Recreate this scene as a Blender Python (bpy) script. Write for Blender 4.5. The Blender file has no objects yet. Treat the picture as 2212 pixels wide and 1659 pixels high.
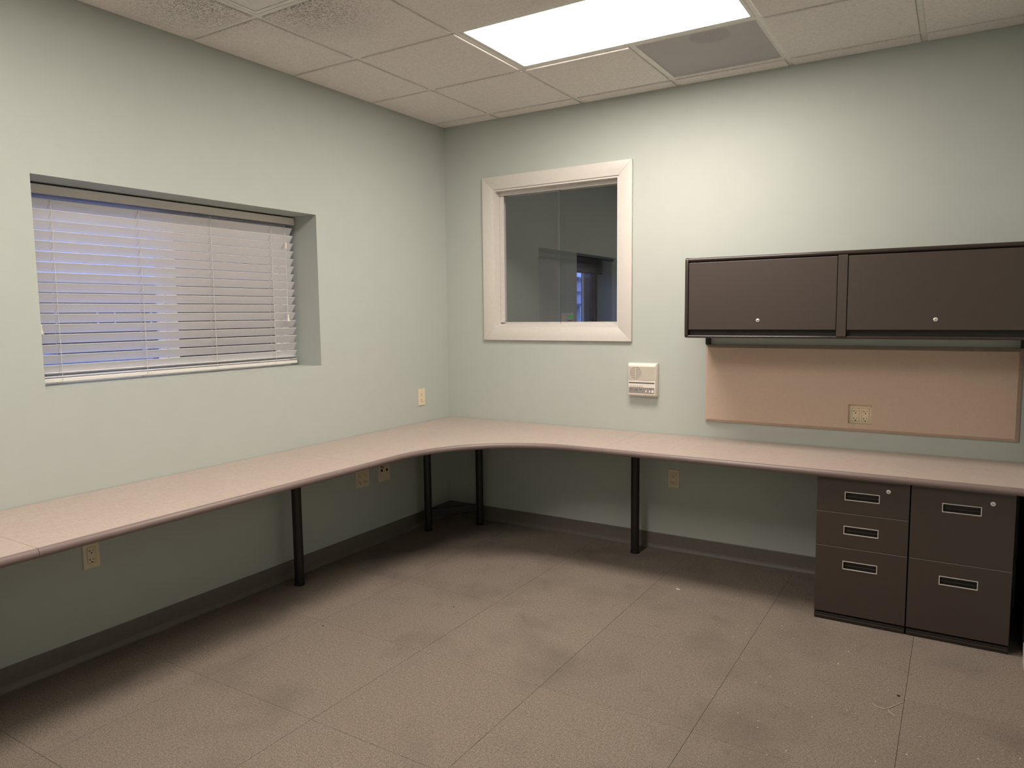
import bpy, bmesh, math, random
from mathutils import Vector, Matrix
random.seed(7)
PI = math.pi
S = bpy.context.scene
COL = S.collection

# ------------------------------------------------------------------ camera
CAM = (3.11704, -4.16075, 1.45129)
YAW, PITCH, ROLL, FPX = -0.55502, -0.09656, -0.01142, 1562.67
def cam_axes():
    cy, sy, cp, sp = math.cos(YAW), math.sin(YAW), math.cos(PITCH), math.sin(PITCH)
    f = Vector((sy*cp, cy*cp, sp)); r = Vector((cy, -sy, 0)); u = r.cross(f)
    cr, sr = math.cos(ROLL), math.sin(ROLL)
    return cr*r + sr*u, -sr*r + cr*u, f
r_, u_, f_ = cam_axes()
cd = bpy.data.cameras.new('camera'); cam = bpy.data.objects.new('camera', cd); COL.objects.link(cam)
m = Matrix((r_, u_, -f_)).transposed().to_4x4(); m.translation = Vector(CAM)
cam.matrix_world = m
cd.sensor_fit = 'HORIZONTAL'; cd.sensor_width = 36.0; cd.lens = FPX/2212*36.0
cd.clip_start = 0.02; cd.clip_end = 300
S.camera = cam

# ------------------------------------------------------------------ world: even blue dusk sky
w = bpy.data.worlds.new('dusk_sky'); S.world = w; w.use_nodes = True
bgn = w.node_tree.nodes['Background']
bgn.inputs[0].default_value = (0.17, 0.27, 0.82, 1); bgn.inputs[1].default_value = 2.0

# ------------------------------------------------------------------ exposure and lamp strengths
S.view_settings.view_transform = 'Standard'; S.view_settings.look = 'None'
S.view_settings.gamma = 1.0; S.view_settings.use_curve_mapping = False
S.view_settings.exposure = 0.0
LAMP_COLOR = (1.0, 0.90, 0.80)
LAMP = 24.0           # ceiling lamp lens radiance

# ------------------------------------------------------------------ materials
def new_mat(name):
    mt = bpy.data.materials.new(name); mt.use_nodes = True
    nt = mt.node_tree; nt.nodes.clear()
    out = nt.nodes.new('ShaderNodeOutputMaterial'); b = nt.nodes.new('ShaderNodeBsdfPrincipled')
    nt.links.new(b.outputs[0], out.inputs[0])
    return mt, nt, b, out
def noise(nt, scale, detail=3, rough=0.5, stretch=None, kind='Object'):
    tc = nt.nodes.new('ShaderNodeNewGeometry') if kind == 'World' else nt.nodes.new('ShaderNodeTexCoord')
    o = tc.outputs['Position'] if kind == 'World' else tc.outputs['Object']
    if stretch:
        mp = nt.nodes.new('ShaderNodeMapping'); mp.inputs['Scale'].default_value = stretch
        if len(stretch) > 3: pass
        nt.links.new(o, mp.inputs['Vector']); o = mp.outputs[0]
    n = nt.nodes.new('ShaderNodeTexNoise'); n.inputs['Scale'].default_value = scale
    n.inputs['Detail'].default_value = detail; n.inputs['Roughness'].default_value = rough
    nt.links.new(o, n.inputs['Vector'])
    return n.outputs['Fac']
def ramp(nt, fac, stops):
    r = nt.nodes.new('ShaderNodeValToRGB'); e = r.color_ramp.elements
    while len(e) < len(stops): e.new(0.5)
    for k, (p, c) in zip(e, stops):
        k.position = p; k.color = (*c, 1) if len(c) == 3 else c
    nt.links.new(fac, r.inputs[0]); return r.outputs[0]
def mix(nt, a, b, fac, mode='MIX'):
    n = nt.nodes.new('ShaderNodeMix'); n.data_type = 'RGBA'; n.blend_type = mode
    for sock, val in ((n.inputs[0], fac), (n.inputs[6], a), (n.inputs[7], b)):
        if hasattr(val, 'links') or isinstance(val, bpy.types.NodeSocket): nt.links.new(val, sock)
        elif isinstance(val, (int, float)): sock.default_value = val
        else: sock.default_value = (*val, 1)
    return n.outputs[2]
def bump(nt, b, h, strength, dist):
    bn = nt.nodes.new('ShaderNodeBump'); bn.inputs['Strength'].default_value = strength
    bn.inputs['Distance'].default_value = dist
    nt.links.new(h, bn.inputs['Height']); nt.links.new(bn.outputs[0], b.inputs['Normal'])
def sc(c, k): return tuple(min(1, x*k) for x in c)
def plain(name, c, rough=0.5, metal=0.0, var=0.06, scale=40, spec=0.5, bmp=0.0, bscale=300):
    mt, nt, b, _ = new_mat(name)
    f = noise(nt, scale, 3)
    nt.links.new(ramp(nt, f, [(0.3, sc(c, 1-var)), (0.7, sc(c, 1+var))]), b.inputs['Base Color'])
    b.inputs['Roughness'].default_value = rough; b.inputs['Metallic'].default_value = metal
    b.inputs['Specular IOR Level'].default_value = spec
    if bmp: bump(nt, b, noise(nt, bscale, 2), bmp, 0.001)
    return mt
M = {}
WALLC = (0.492, 0.53, 0.497)
def wall_mat():
    mt, nt, b, _ = new_mat('sage_wall_paint')
    f = noise(nt, 1.3, 4, 0.6, kind='World'); g = noise(nt, 9, 3, kind='World')
    c = mix(nt, ramp(nt, f, [(0.3, sc(WALLC, 0.975)), (0.7, sc(WALLC, 1.025))]), ramp(nt, g, [(0.4, sc(WALLC, 0.985)), (0.6, sc(WALLC, 1.015))]), 0.5)
    s = noise(nt, 5.5, 5, 0.75, kind='World')      # faint scuffs
    c = mix(nt, c, sc(WALLC, 0.88), ramp(nt, s, [(0.66, (0, 0, 0)), (0.74, (0.5, 0.5, 0.5))]))
    nt.links.new(c, b.inputs['Base Color']); b.inputs['Roughness'].default_value = 0.55
    b.inputs['Specular IOR Level'].default_value = 0.35
    bump(nt, b, noise(nt, 420, 2, kind='World'), 0.12, 0.0012)
    return mt
M['wall'] = wall_mat()
def carpet_mat():
    mt, nt, b, _ = new_mat('brown_loop_carpet')
    base = (0.245, 0.203, 0.169)
    f = noise(nt, 230, 3, 0.7, kind='World'); g = noise(nt, 95, 3, 0.7, kind='World')
    big = noise(nt, 2.2, 4, 0.6, kind='World'); med = noise(nt, 9, 4, 0.65, kind='World')
    c = ramp(nt, f, [(0.33, sc(base, 0.30)), (0.5, base), (0.67, sc(base, 2.0))])
    c = mix(nt, c, ramp(nt, g, [(0.32, sc(base, 0.6)), (0.68, sc(base, 1.4))]), 0.45)
    c = mix(nt, c, sc(base, 0.62), ramp(nt, big, [(0.50, (0, 0, 0)), (0.72, (0.55, 0.55, 0.55))]))
    c = mix(nt, c, sc(base, 0.55), ramp(nt, med, [(0.60, (0, 0, 0)), (0.78, (0.5, 0.5, 0.5))]))
    oi = nt.nodes.new('ShaderNodeObjectInfo')
    c = mix(nt, c, ramp(nt, oi.outputs['Random'], [(0, (0.93, 0.93, 0.93)), (1, (1.0, 1.0, 1.0))]), 1.0, 'MULTIPLY')
    nt.links.new(c, b.inputs['Base Color']); b.inputs['Roughness'].default_value = 0.95
    b.inputs['Specular IOR Level'].default_value = 0.1
    bump(nt, b, f, 0.6, 0.004)
    return mt
M['carpet'] = carpet_mat()
def tile_mat():
    mt, nt, b, _ = new_mat('acoustic_tile')
    base = (0.82, 0.775, 0.74)
    f = noise(nt, 200, 3, 0.65, (1, 1.7, 1), kind='World'); g = noise(nt, 60, 2, 0.5, kind='World')
    pit = ramp(nt, f, [(0.36, (1, 1, 1)), (0.43, (0, 0, 0))])
    c = mix(nt, ramp(nt, g, [(0.3, sc(base, 0.95)), (0.7, sc(base, 1.05))]), sc(base, 0.68), pit)
    # soot that settled round the dead fixture: dark fissures in two patches
    geo = nt.nodes.new('ShaderNodeNewGeometry')
    def patch(x, y, rad):
        d = nt.nodes.new('ShaderNodeVectorMath'); d.operation = 'DISTANCE'
        nt.links.new(geo.outputs['Position'], d.inputs[0]); d.inputs[1].default_value = (x, y, 2.736)
        mr = nt.nodes.new('ShaderNodeMapRange'); mr.inputs[1].default_value = 0; mr.inputs[2].default_value = rad
        mr.inputs[3].default_value = 1; mr.inputs[4].default_value = 0
        nt.links.new(d.outputs['Value'], mr.inputs[0]); return mr.outputs[0]
    add = nt.nodes.new('ShaderNodeMath'); add.operation = 'MAXIMUM'
    nt.links.new(patch(0.73, -1.90, 0.40), add.inputs[0]); nt.links.new(patch(0.37, -2.17, 0.38), add.inputs[1])
    f2 = noise(nt, 120, 3, 0.7, (1, 2.2, 1), kind='World')
    soot = ramp(nt, f2, [(0.42, (1, 1, 1)), (0.52, (0, 0, 0))])
    mul = nt.nodes.new('ShaderNodeMath'); mul.operation = 'MULTIPLY'
    nt.links.new(soot, mul.inputs[0]); nt.links.new(add.outputs[0], mul.inputs[1])
    c = mix(nt, c, (0.14, 0.12, 0.10), mul.outputs[0])
    nt.links.new(c, b.inputs['Base Color']); b.inputs['Roughness'].default_value = 0.95
    b.inputs['Specular IOR Level'].default_value = 0.1
    bump(nt, b, f, 0.35, 0.002)
    return mt
M['tile'] = tile_mat()
M['tee'] = plain('ceiling_grid_paint', (0.80, 0.77, 0.73), 0.5)
M['plenum'] = plain('plenum_board', (0.30, 0.29, 0.27), 0.9)
M['base'] = plain('dark_vinyl_base', (0.165, 0.145, 0.13), 0.45, bmp=0.05)
M['trim'] = plain('cream_trim_paint', (0.675, 0.64, 0.60), 0.35, var=0.02, bmp=0.02)
M['track'] = plain('grey_aluminium_track', (0.66, 0.63, 0.61), 0.35, 0.1, 0.03)
M['vinyl'] = plain('white_window_vinyl', (0.86, 0.85, 0.84), 0.35, var=0.02)
def laminate():
    mt, nt, b, _ = new_mat('taupe_laminate')
    base = (0.475, 0.39, 0.345)
    f = noise(nt, 55, 5, 0.7, (1, 2.6, 1), 'World'); g = noise(nt, 16, 4, 0.65, (2.2, 1, 1), 'World')
    c = mix(nt, ramp(nt, f, [(0.3, sc(base, 0.70)), (0.52, base), (0.70, sc(base, 1.28))]), ramp(nt, g, [(0.3, sc(base, 0.90)), (0.7, sc(base, 1.08))]), 0.5)
    h = noise(nt, 4, 4, 0.6, kind='World')
    c = mix(nt, c, (0.47, 0.41, 0.34), ramp(nt, h, [(0.45, (0, 0, 0)), (0.75, (0.35, 0.35, 0.35))]))
    nt.links.new(c, b.inputs['Base Color']); b.inputs['Roughness'].default_value = 0.38
    b.inputs['Specular IOR Level'].default_value = 0.4
    return mt
M['laminate'] = laminate()
M['backer'] = plain('dark_backer_sheet', (0.045, 0.038, 0.033), 0.7)
M['edge'] = plain('mauve_edge_band', (0.21, 0.155, 0.145), 0.40, var=0.04, scale=15)
M['black'] = plain('black_powder_coat', (0.012, 0.010, 0.010), 0.45, bmp=0.05)
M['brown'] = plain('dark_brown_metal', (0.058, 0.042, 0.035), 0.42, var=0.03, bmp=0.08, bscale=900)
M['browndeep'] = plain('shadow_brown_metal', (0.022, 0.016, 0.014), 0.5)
M['rail'] = plain('glossy_brown_rail', (0.042, 0.030, 0.026), 0.22, var=0.03)
M['chrome'] = plain('brushed_chrome', (0.86, 0.83, 0.79), 0.3, 0.55, 0.03)
M['edgeglint'] = plain('drawer_edge_highlight', (0.26, 0.23, 0.215), 0.3, 0.2)  # paler tone for the painted highlight on the drawer fronts
M['keyhole'] = plain('keyhole_black', (0.01, 0.009, 0.008), 0.6)
def fabric():
    mt, nt, b, _ = new_mat('tan_panel_fabric')
    base = (0.63, 0.485, 0.39)
    f = noise(nt, 420, 2, 0.6, kind='World'); g = noise(nt, 45, 4, 0.6, kind='World')
    c = mix(nt, ramp(nt, f, [(0.35, sc(base, 0.86)), (0.65, sc(base, 1.12))]), ramp(nt, g, [(0.3, sc(base, 0.95)), (0.7, sc(base, 1.05))]), 0.4)
    nt.links.new(c, b.inputs['Base Color']); b.inputs['Roughness'].default_value = 0.95
    b.inputs['Specular IOR Level'].default_value = 0.1
    bump(nt, b, f, 0.3, 0.001)
    return mt
M['fabric'] = fabric()
M['ivory'] = plain('ivory_plastic', (0.78, 0.68, 0.49), 0.35, var=0.03)
M['ivory2'] = plain('ivory_receptacle', (0.80, 0.69, 0.48), 0.32, var=0.02)
M['slot'] = plain('socket_black', (0.012, 0.011, 0.010), 0.7)
M['white'] = plain('white_plastic', (0.84, 0.78, 0.71), 0.35, var=0.02)
M['offwhite'] = plain('ribbed_plastic', (0.70, 0.65, 0.575), 0.45, var=0.02)
M['greypanel'] = plain('grey_control_strip', (0.30, 0.275, 0.265), 0.4, var=0.02)
M['dkgrey'] = plain('speaker_cloth', (0.16, 0.15, 0.14), 0.9)
M['edgegreen'] = plain('ground_glass_edge', (0.05, 0.075, 0.065), 0.5)
M['ink'] = plain('printed_marks', (0.07, 0.065, 0.065), 0.6)
def slat_mat():
    mt, nt, b, out = new_mat('white_vinyl_slat')
    f = noise(nt, 30, 3)
    nt.links.new(ramp(nt, f, [(0.3, (0.89, 0.875, 0.89)), (0.7, (0.91, 0.895, 0.91))]), b.inputs['Base Color'])
    b.inputs['Roughness'].default_value = 0.38
    t = nt.nodes.new('ShaderNodeBsdfTranslucent'); t.inputs[0].default_value = (0.86, 0.86, 0.88, 1)
    mx = nt.nodes.new('ShaderNodeMixShader'); mx.inputs[0].default_value = 0.16
    nt.links.new(b.outputs[0], mx.inputs[1]); nt.links.new(t.outputs[0], mx.inputs[2]); nt.links.new(mx.outputs[0], out.inputs[0])
    return mt
M['slat'] = slat_mat()
M['blindwhite'] = plain('white_blind_rail', (0.80, 0.77, 0.73), 0.35, var=0.02)
M['headrail'] = plain('headrail_metal', (0.36, 0.36, 0.37), 0.4)
M['cord'] = plain('blind_cord', (0.72, 0.68, 0.66), 0.8)
def lens_mat():
    mt, nt, b, out = new_mat('lit_lamp_lens')
    nt.nodes.remove(b)
    e = nt.nodes.new('ShaderNodeEmission'); e.inputs[0].default_value = (*LAMP_COLOR, 1); e.inputs[1].default_value = LAMP
    nt.links.new(e.outputs[0], out.inputs[0]); return mt
M['lens'] = lens_mat()
M['deadlens'] = plain('diffuser_plaque_paint', (0.74, 0.71, 0.70), 0.4, var=0.03, bmp=0.1, bscale=160)
def glass_mat(name, tint, refl=1.0):
    mt, nt, b, out = new_mat(name)
    nt.nodes.remove(b)
    t = nt.nodes.new('ShaderNodeBsdfTransparent'); t.inputs[0].default_value = (*tint, 1)
    g = nt.nodes.new('ShaderNodeBsdfGlossy'); g.inputs['Roughness'].default_value = 0.0
    g.inputs[0].default_value = (refl, refl, refl, 1)
    fr = nt.nodes.new('ShaderNodeFresnel')
    gm = nt.nodes.new('ShaderNodeNewGeometry'); mr = nt.nodes.new('ShaderNodeMapRange')   # same reflectance on both faces of the pane
    mr.inputs[3].default_value = 1.5; mr.inputs[4].default_value = 1/1.5
    nt.links.new(gm.outputs['Backfacing'], mr.inputs[0]); nt.links.new(mr.outputs[0], fr.inputs[0])
    mx = nt.nodes.new('ShaderNodeMixShader')
    nt.links.new(fr.outputs[0], mx.inputs[0]); nt.links.new(t.outputs[0], mx.inputs[1]); nt.links.new(g.outputs[0], mx.inputs[2])
    nt.links.new(mx.outputs[0], out.inputs[0]); return mt
M['glass'] = glass_mat('clear_pane_glass', (0.96, 0.97, 0.965))
M['screen'] = glass_mat('insect_screen_mesh', (0.26, 0.26, 0.28), 0.05)
def grille_mat():
    mt, nt, b, out = new_mat('perforated_grille_metal')
    b.inputs['Base Color'].default_value = (0.66, 0.63, 0.64, 1); b.inputs['Roughness'].default_value = 0.5
    tc = nt.nodes.new('ShaderNodeTexCoord'); sep = nt.nodes.new('ShaderNodeSeparateXYZ')
    nt.links.new(tc.outputs['Object'], sep.inputs[0])
    def wave(o):
        k = nt.nodes.new('ShaderNodeMath'); k.operation = 'MULTIPLY'; k.inputs[1].default_value = 2*PI/0.0078
        nt.links.new(o, k.inputs[0])
        s = nt.nodes.new('ShaderNodeMath'); s.operation = 'SINE'; nt.links.new(k.outputs[0], s.inputs[0]); return s.outputs[0]
    p = nt.nodes.new('ShaderNodeMath'); p.operation = 'MULTIPLY'
    nt.links.new(wave(sep.outputs[0]), p.inputs[0]); nt.links.new(wave(sep.outputs[1]), p.inputs[1])
    gt = nt.nodes.new('ShaderNodeMath'); gt.operation = 'GREATER_THAN'; gt.inputs[1].default_value = 0.12
    nt.links.new(p.outputs[0], gt.inputs[0])
    tr = nt.nodes.new('ShaderNodeBsdfTransparent'); mx = nt.nodes.new('ShaderNodeMixShader')
    nt.links.new(gt.outputs[0], mx.inputs[0]); nt.links.new(b.outputs[0], mx.inputs[1]); nt.links.new(tr.outputs[0], mx.inputs[2])
    nt.links.new(mx.outputs[0], out.inputs[0]); return mt
M['grille'] = grille_mat()
M['backpan'] = plain('grille_back_pan', (0.55, 0.51, 0.50), 0.7, var=0.12, scale=7)
M['duct'] = plain('duct_dark', (0.05, 0.047, 0.044), 0.8)
def lcd():
    mt, nt, b, out = new_mat('green_lcd_backlight')
    b.inputs['Base Color'].default_value = (0.03, 0.14, 0.03, 1)
    b.inputs['Emission Color'].default_value = (0.07, 0.42, 0.06, 1); b.inputs['Emission Strength'].default_value = 0.42
    return mt
M['lcd'] = lcd()
M['asphalt'] = plain('asphalt', (0.045, 0.045, 0.05), 0.9, var=0.2, scale=3)
M['concrete'] = plain('pale_concrete', (0.50, 0.49, 0.47), 0.9)
M['brick'] = plain('dark_brick', (0.05, 0.045, 0.045), 0.9, var=0.2, scale=4)
M['siding'] = plain('pale_siding', (0.86, 0.85, 0.83), 0.7)
M['roof'] = plain('grey_shingle', (0.24, 0.24, 0.25), 0.9, var=0.2, scale=6)
M['winglass'] = plain('dark_window_glass', (0.08, 0.09, 0.10), 0.1)
M['lint'] = plain('white_lint', (0.85, 0.80, 0.74), 0.8)
M['darklint'] = plain('dark_lint', (0.02, 0.018, 0.016), 0.9)
M['thread'] = plain('tan_thread', (0.62, 0.50, 0.36), 0.8)

# ------------------------------------------------------------------ mesh helpers
def box(bm, x0, x1, y0, y1, z0, z1):
    v = [bm.verts.new((x, y, z)) for x in (x0, x1) for y in (y0, y1) for z in (z0, z1)]
    for q in ((0, 1, 3, 2), (4, 6, 7, 5), (0, 4, 5, 1), (2, 3, 7, 6), (0, 2, 6, 4), (1, 5, 7, 3)):
        bm.faces.new([v[i] for i in q])
    return v
def tube(bm, p0, p1, r, n=16, r1=None):
    p0, p1 = Vector(p0), Vector(p1); d = (p1-p0).normalized(); r1 = r if r1 is None else r1
    a = d.orthogonal().normalized(); b = d.cross(a)
    A = [bm.verts.new(p0 + r*(math.cos(t)*a + math.sin(t)*b)) for t in (2*PI*i/n for i in range(n))]
    B = [bm.verts.new(p1 + r1*(math.cos(t)*a + math.sin(t)*b)) for t in (2*PI*i/n for i in range(n))]
    for i in range(n): bm.faces.new((A[i], A[(i+1) % n], B[(i+1) % n], B[i]))
    bm.faces.new(A[::-1]); bm.faces.new(B)
def lathe(bm, c, prof, n=16):                 # profile of (radius, z), axis z
    rings = []
    for r, z in prof:
        rings.append([bm.verts.new((c[0]+r*math.cos(2*PI*i/n), c[1]+r*math.sin(2*PI*i/n), c[2]+z)) for i in range(n)])
    for A, B in zip(rings, rings[1:]):
        for i in range(n): bm.faces.new((A[i], A[(i+1) % n], B[(i+1) % n], B[i]))
    bm.faces.new(rings[0][::-1]); bm.faces.new(rings[-1])
def path_tube(bm, pts, r, n=6):
    for a, b in zip(pts, pts[1:]): tube(bm, a, b, r, n)
def prism(bm, poly, z0, z1):                   # polygon in xy, extruded along z
    A = [bm.verts.new((x, y, z0)) for x, y in poly]; B = [bm.verts.new((x, y, z1)) for x, y in poly]
    n = len(poly)
    bm.faces.new(A[::-1]); bm.faces.new(B)
    for i in range(n): bm.faces.new((A[i], A[(i+1) % n], B[(i+1) % n], B[i]))
def grid_panel(bm, us, vs, w0, w1, hole, axes):  # plate with openings; axes maps (u,v,w) -> (x,y,z)
    V = {}
    def vert(i, j, k):
        if (i, j, k) not in V:
            uvw = (us[i], vs[j], (w0, w1)[k]); p = [0, 0, 0]
            for a, ax in enumerate(axes): p[ax] = uvw[a]
            V[(i, j, k)] = bm.verts.new(p)
        return V[(i, j, k)]
    nu, nv = len(us)-1, len(vs)-1
    solid = lambda i, j: 0 <= i < nu and 0 <= j < nv and not hole(i, j)
    for i in range(nu):
        for j in range(nv):
            if not solid(i, j): continue
            bm.faces.new([vert(i, j, 0), vert(i, j+1, 0), vert(i+1, j+1, 0), vert(i+1, j, 0)])
            bm.faces.new([vert(i, j, 1), vert(i+1, j, 1), vert(i+1, j+1, 1), vert(i, j+1, 1)])
            for di, dj, e in ((-1, 0, ((i, j), (i, j+1))), (1, 0, ((i+1, j+1), (i+1, j))), (0, -1, ((i+1, j), (i, j))), (0, 1, ((i, j+1), (i+1, j+1)))):
                if not solid(i+di, j+dj):
                    (a, b), (c, d) = e
                    bm.faces.new([vert(a, b, 0), vert(a, b, 1), vert(c, d, 1), vert(c, d, 0)])
def origin(o):
    t = Vector((0, 0, 0))
    while o is not None: t += o.location; o = o.parent
    return t
def obj(name, bm, mat, parent=None, bevel=0.0, segs=2, smooth=False, local=False):
    if parent is not None and not local: bmesh.ops.translate(bm, verts=bm.verts, vec=-origin(parent))
    bmesh.ops.recalc_face_normals(bm, faces=bm.faces)
    if bevel:
        es = [e for e in bm.edges if len(e.link_faces) == 2 and e.calc_face_angle() > 0.6]
        bmesh.ops.bevel(bm, geom=es, offset=bevel, segments=segs, affect='EDGES', profile=0.5, clamp_overlap=True)
    me = bpy.data.meshes.new(name); bm.to_mesh(me); bm.free()
    me.materials.append(M[mat])
    if smooth:
        for p in me.polygons: p.use_smooth = True
        if bevel or smooth == 'auto':
            try: me.set_sharp_from_angle(angle=0.7)
            except Exception: pass
    o = bpy.data.objects.new(name, me); COL.objects.link(o)
    if parent is not None: o.parent = parent
    return o
def new(): return bmesh.new()
def bx(*a):
    bm = new(); box(bm, *a); return bm
def thing(name, label, cat, loc=(0, 0, 0), rz=0.0, group=None):
    o = bpy.data.objects.new(name, None); COL.objects.link(o); o.location = loc; o.rotation_euler = (0, 0, rz)
    o.empty_display_size = 0.05
    o['label'] = label; o['category'] = cat
    if group: o['group'] = group
    return o
def tag(o, label, cat, group=None, kind=None):
    o['label'] = label; o['category'] = cat
    if group: o['group'] = group
    if kind: o['kind'] = kind
    return o
def struct(name, bm, mat, bevel=0, label=None):
    o = obj(name, bm, mat, bevel=bevel); o['kind'] = 'structure'
    if label: o['label'] = label
    return o
def dup(root, loc, rz, label, group=None):
    r = root.copy(); COL.objects.link(r); r.location = loc; r.rotation_euler = (0, 0, rz); r['label'] = label
    if group: r['group'] = group
    for ch in list(root.children):
        c = ch.copy(); COL.objects.link(c); c.parent = r
        for g in ch.children:
            d = g.copy(); COL.objects.link(d); d.parent = c
    return r

# ================================================================== room shell
RX, FY, BY, H = 3.41, -4.62, 4.30, 2.745        # right wall, front wall, end wall of the next room, grid height
TOP = 2.80
WY0, WY1, WZ0, WZ1 = -2.690, -1.210, 1.168, 2.020        # blind window opening
NY0, NY1 = 2.054, 3.050                                # window of the next room
WT = 0.31
bm = new()
us = [FY-0.1, WY0, WY1, NY0, NY1, BY+0.1]; vs = [0, WZ0, WZ1, TOP]
grid_panel(bm, us, vs, -WT, 0.0, lambda i, j: j == 1 and i in (1, 3), (1, 2, 0))
struct('wall_left', bm, 'wall', label='pale sage wall with the deep blind window')
TX0, TX1, TZ0, TZ1 = 0.412, 1.322, 1.361, 2.279          # interior window opening
bm = new()
grid_panel(bm, [0.0, TX0, TX1, RX+0.12], [0, TZ0, TZ1, TOP], 0.0, 0.12, lambda i, j: i == 1 and j == 1, (0, 2, 1))
struct('wall_back', bm, 'wall', label='pale sage wall behind the cabinets')
struct('wall_right', bx(RX, RX+0.12, FY-0.1, 0.0, 0, TOP), 'wall')
struct('wall_front', bx(0, RX, FY-0.12, FY, 0, TOP), 'wall')
struct('wall_far', bx(0, 3.6, BY, BY+0.12, 0, TOP), 'wall', label='end wall of the dark room beyond the inner window')
struct('wall_east', bx(3.6, 3.72, 0.12, BY+0.12, 0, TOP), 'wall', label='side wall of the dark room beyond the inner window')

# floor: slab with carpet tiles
floor = struct('floor', bx(-0.0, 3.6, FY, BY, -0.12, -0.007), 'black', label='brown carpet tile floor')
fx = [0.0, 0.570, 1.178, 1.774, 2.379, 2.995, RX]; fy = [0.0, -0.586, -1.207, -1.815, -2.437, -3.051, -3.666, -4.281, FY]
meshes = {}
for a, b in zip(fx, fx[1:]):
    for c, d in zip(fy, fy[1:]):
        key = (round(b-a, 3), round(c-d, 3))
        if key not in meshes:
            bm = new(); g = 0.0007
            box(bm, g, b-a-g, g, c-d-g, -0.006, 0.0)
            o = obj('carpet_tile', bm, 'carpet', floor, local=True); meshes[key] = o.data
        else:
            o = bpy.data.objects.new('carpet_tile', meshes[key]); COL.objects.link(o); o.parent = floor
        o.location = (a, d, 0)
o = obj('next_room_carpet', bx(0, 3.6, 0.125, BY, -0.006, 0.0), 'carpet', floor)

# ceiling: plenum board, tee grid, tegular tiles
GX, GY, T = 0.4721, 0.1266, 0.6096
ceiling = struct('ceiling', bx(-0.0, 3.6, FY, BY, TOP, TOP+0.1), 'plenum', label='suspended ceiling of square acoustic tiles')
xl = [0.0] + [GX + i*T for i in range(5)] + [RX]
yl = [0.0] + [-(GY + j*T) for j in range(8)] + [FY]
LIT_A = {(2, 2), (3, 2)}; DEAD = {(1, 4)}; LIT_B = {(2, 5), (2, 6)}; GRILLE = {(3, 1)}
tile_mesh = {}
def ceiling_tile(x0, x1, y0, y1):
    key = (round(x1-x0, 3), round(y1-y0, 3))
    e0, e1 = 0.0138, 0.0015
    if key not in tile_mesh:
        bm = new(); W_, D_ = x1-x0, y1-y0
        box(bm, e0, W_-e0, e0, D_-e0, -0.0080, 0.006)
        o = obj('ceiling_tile', bm, 'tile', ceiling, bevel=0.002, segs=1, local=True)
        bm2 = new(); bm2.from_mesh(o.data); box(bm2, e1, W_-e1, e1, D_-e1, 0.0041, 0.016)
        bm2.to_mesh(o.data); bm2.free(); tile_mesh[key] = o.data
    else:
        o = bpy.data.objects.new('ceiling_tile', tile_mesh[key]); COL.objects.link(o); o.parent = ceiling
    o.location = (x0, y0, H)
for i, (a, b) in enumerate(zip(xl, xl[1:])):
    for j, (c, d) in enumerate(zip(yl, yl[1:])):
        if (i, j) in LIT_A | DEAD | LIT_B | GRILLE: continue
        ceiling_tile(a, b, d, c)
tees = []
for i, x in enumerate(xl[1:-1]):                   # main tees run back to front, broken where a lamp fills two cells
    runs = [(FY, 0.0)] if i != 2 else [(FY, -(GY+2*T)+0.012), (-(GY+T)-0.012, 0.0)]
    for c, d in runs:
        bm = new(); box(bm, x-0.012, x+0.012, c, d, H, H+0.004); obj('tee_bar', bm, 'tee', ceiling)
xseg = [0.0] + xl[1:-1] + [RX]
for j, y in enumerate(yl[1:-1]):
    for i, (a, b) in enumerate(zip(xseg, xseg[1:])):
        if (i, j) == (2, 5): continue               # inside the second lamp
        a2 = a + (0.012 if i else 0); b2 = b - (0.012 if i < len(xseg)-2 else 0)
        obj('tee_bar', bx(a2, b2, y-0.012, y+0.012, H, H+0.004), 'tee', ceiling)
for nm, a in (('wall_angle', (0.0, 0.020, FY, 0.0)), ('wall_angle', (0.0, RX, -0.020, 0.0)), ('wall_angle', (RX-0.02, RX, FY, 0.0))):
    obj(nm, bx(*a, H+0.0005, H+0.004), 'tee', ceiling)
# next room ceiling, same grid
yn = [0.12 + 0.35 + k*T for k in range(7)]
yn = [0.12] + [y for y in yn if y < BY-0.05] + [BY]; xn = [0.0] + [GX + i*T for i in range(6)]
xn = [x for x in xn if x < 3.5] + [3.6]
for a, b in zip(xn, xn[1:]):
    for c, d in zip(yn, yn[1:]): ceiling_tile(a, b, c, d)
for x in xn[1:-1]: obj('tee_bar', bx(x-0.012, x+0.012, 0.12, BY, H, H+0.004), 'tee', ceiling)
for y in yn[1:-1]:
    for a, b in zip(xn, xn[1:]): obj('tee_bar', bx(a+0.012, b-0.012, y-0.012, y+0.012, H, H+0.004), 'tee', ceiling)

# baseboards (vinyl cove base)
def cove(name, along, a0, a1, sign):
    # profile in (offset from wall, z)
    prof = [(0.0, 0.0), (0.011, 0.0), (0.011, 0.006), (0.006, 0.020), (0.004, 0.030), (0.004, 0.099), (0.002, 0.102), (0.0, 0.102)]
    bm = new(); rings = []
    for t in (a0, a1):
        rings.append([bm.verts.new((p, t, z) if along == 'y' else (t, -p, z)) for p, z in prof])
    n = len(prof)
    for k in range(n): bm.faces.new((rings[0][k], rings[0][(k+1) % n], rings[1][(k+1) % n], rings[1][k]))
    bm.faces.new(rings[0]); bm.faces.new(rings[1][::-1])
    return struct(name, bm, 'base')
cove('baseboard_left', 'y', FY, -0.004, 1); cove('baseboard_back', 'x', 0.0, 3.384, 1)
struct('trim_1', bx(3.388, RX, -2.2, -0.64, 0.0, 0.088), 'trim', bevel=0.003, label='cream base trim at the right wall')

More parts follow.
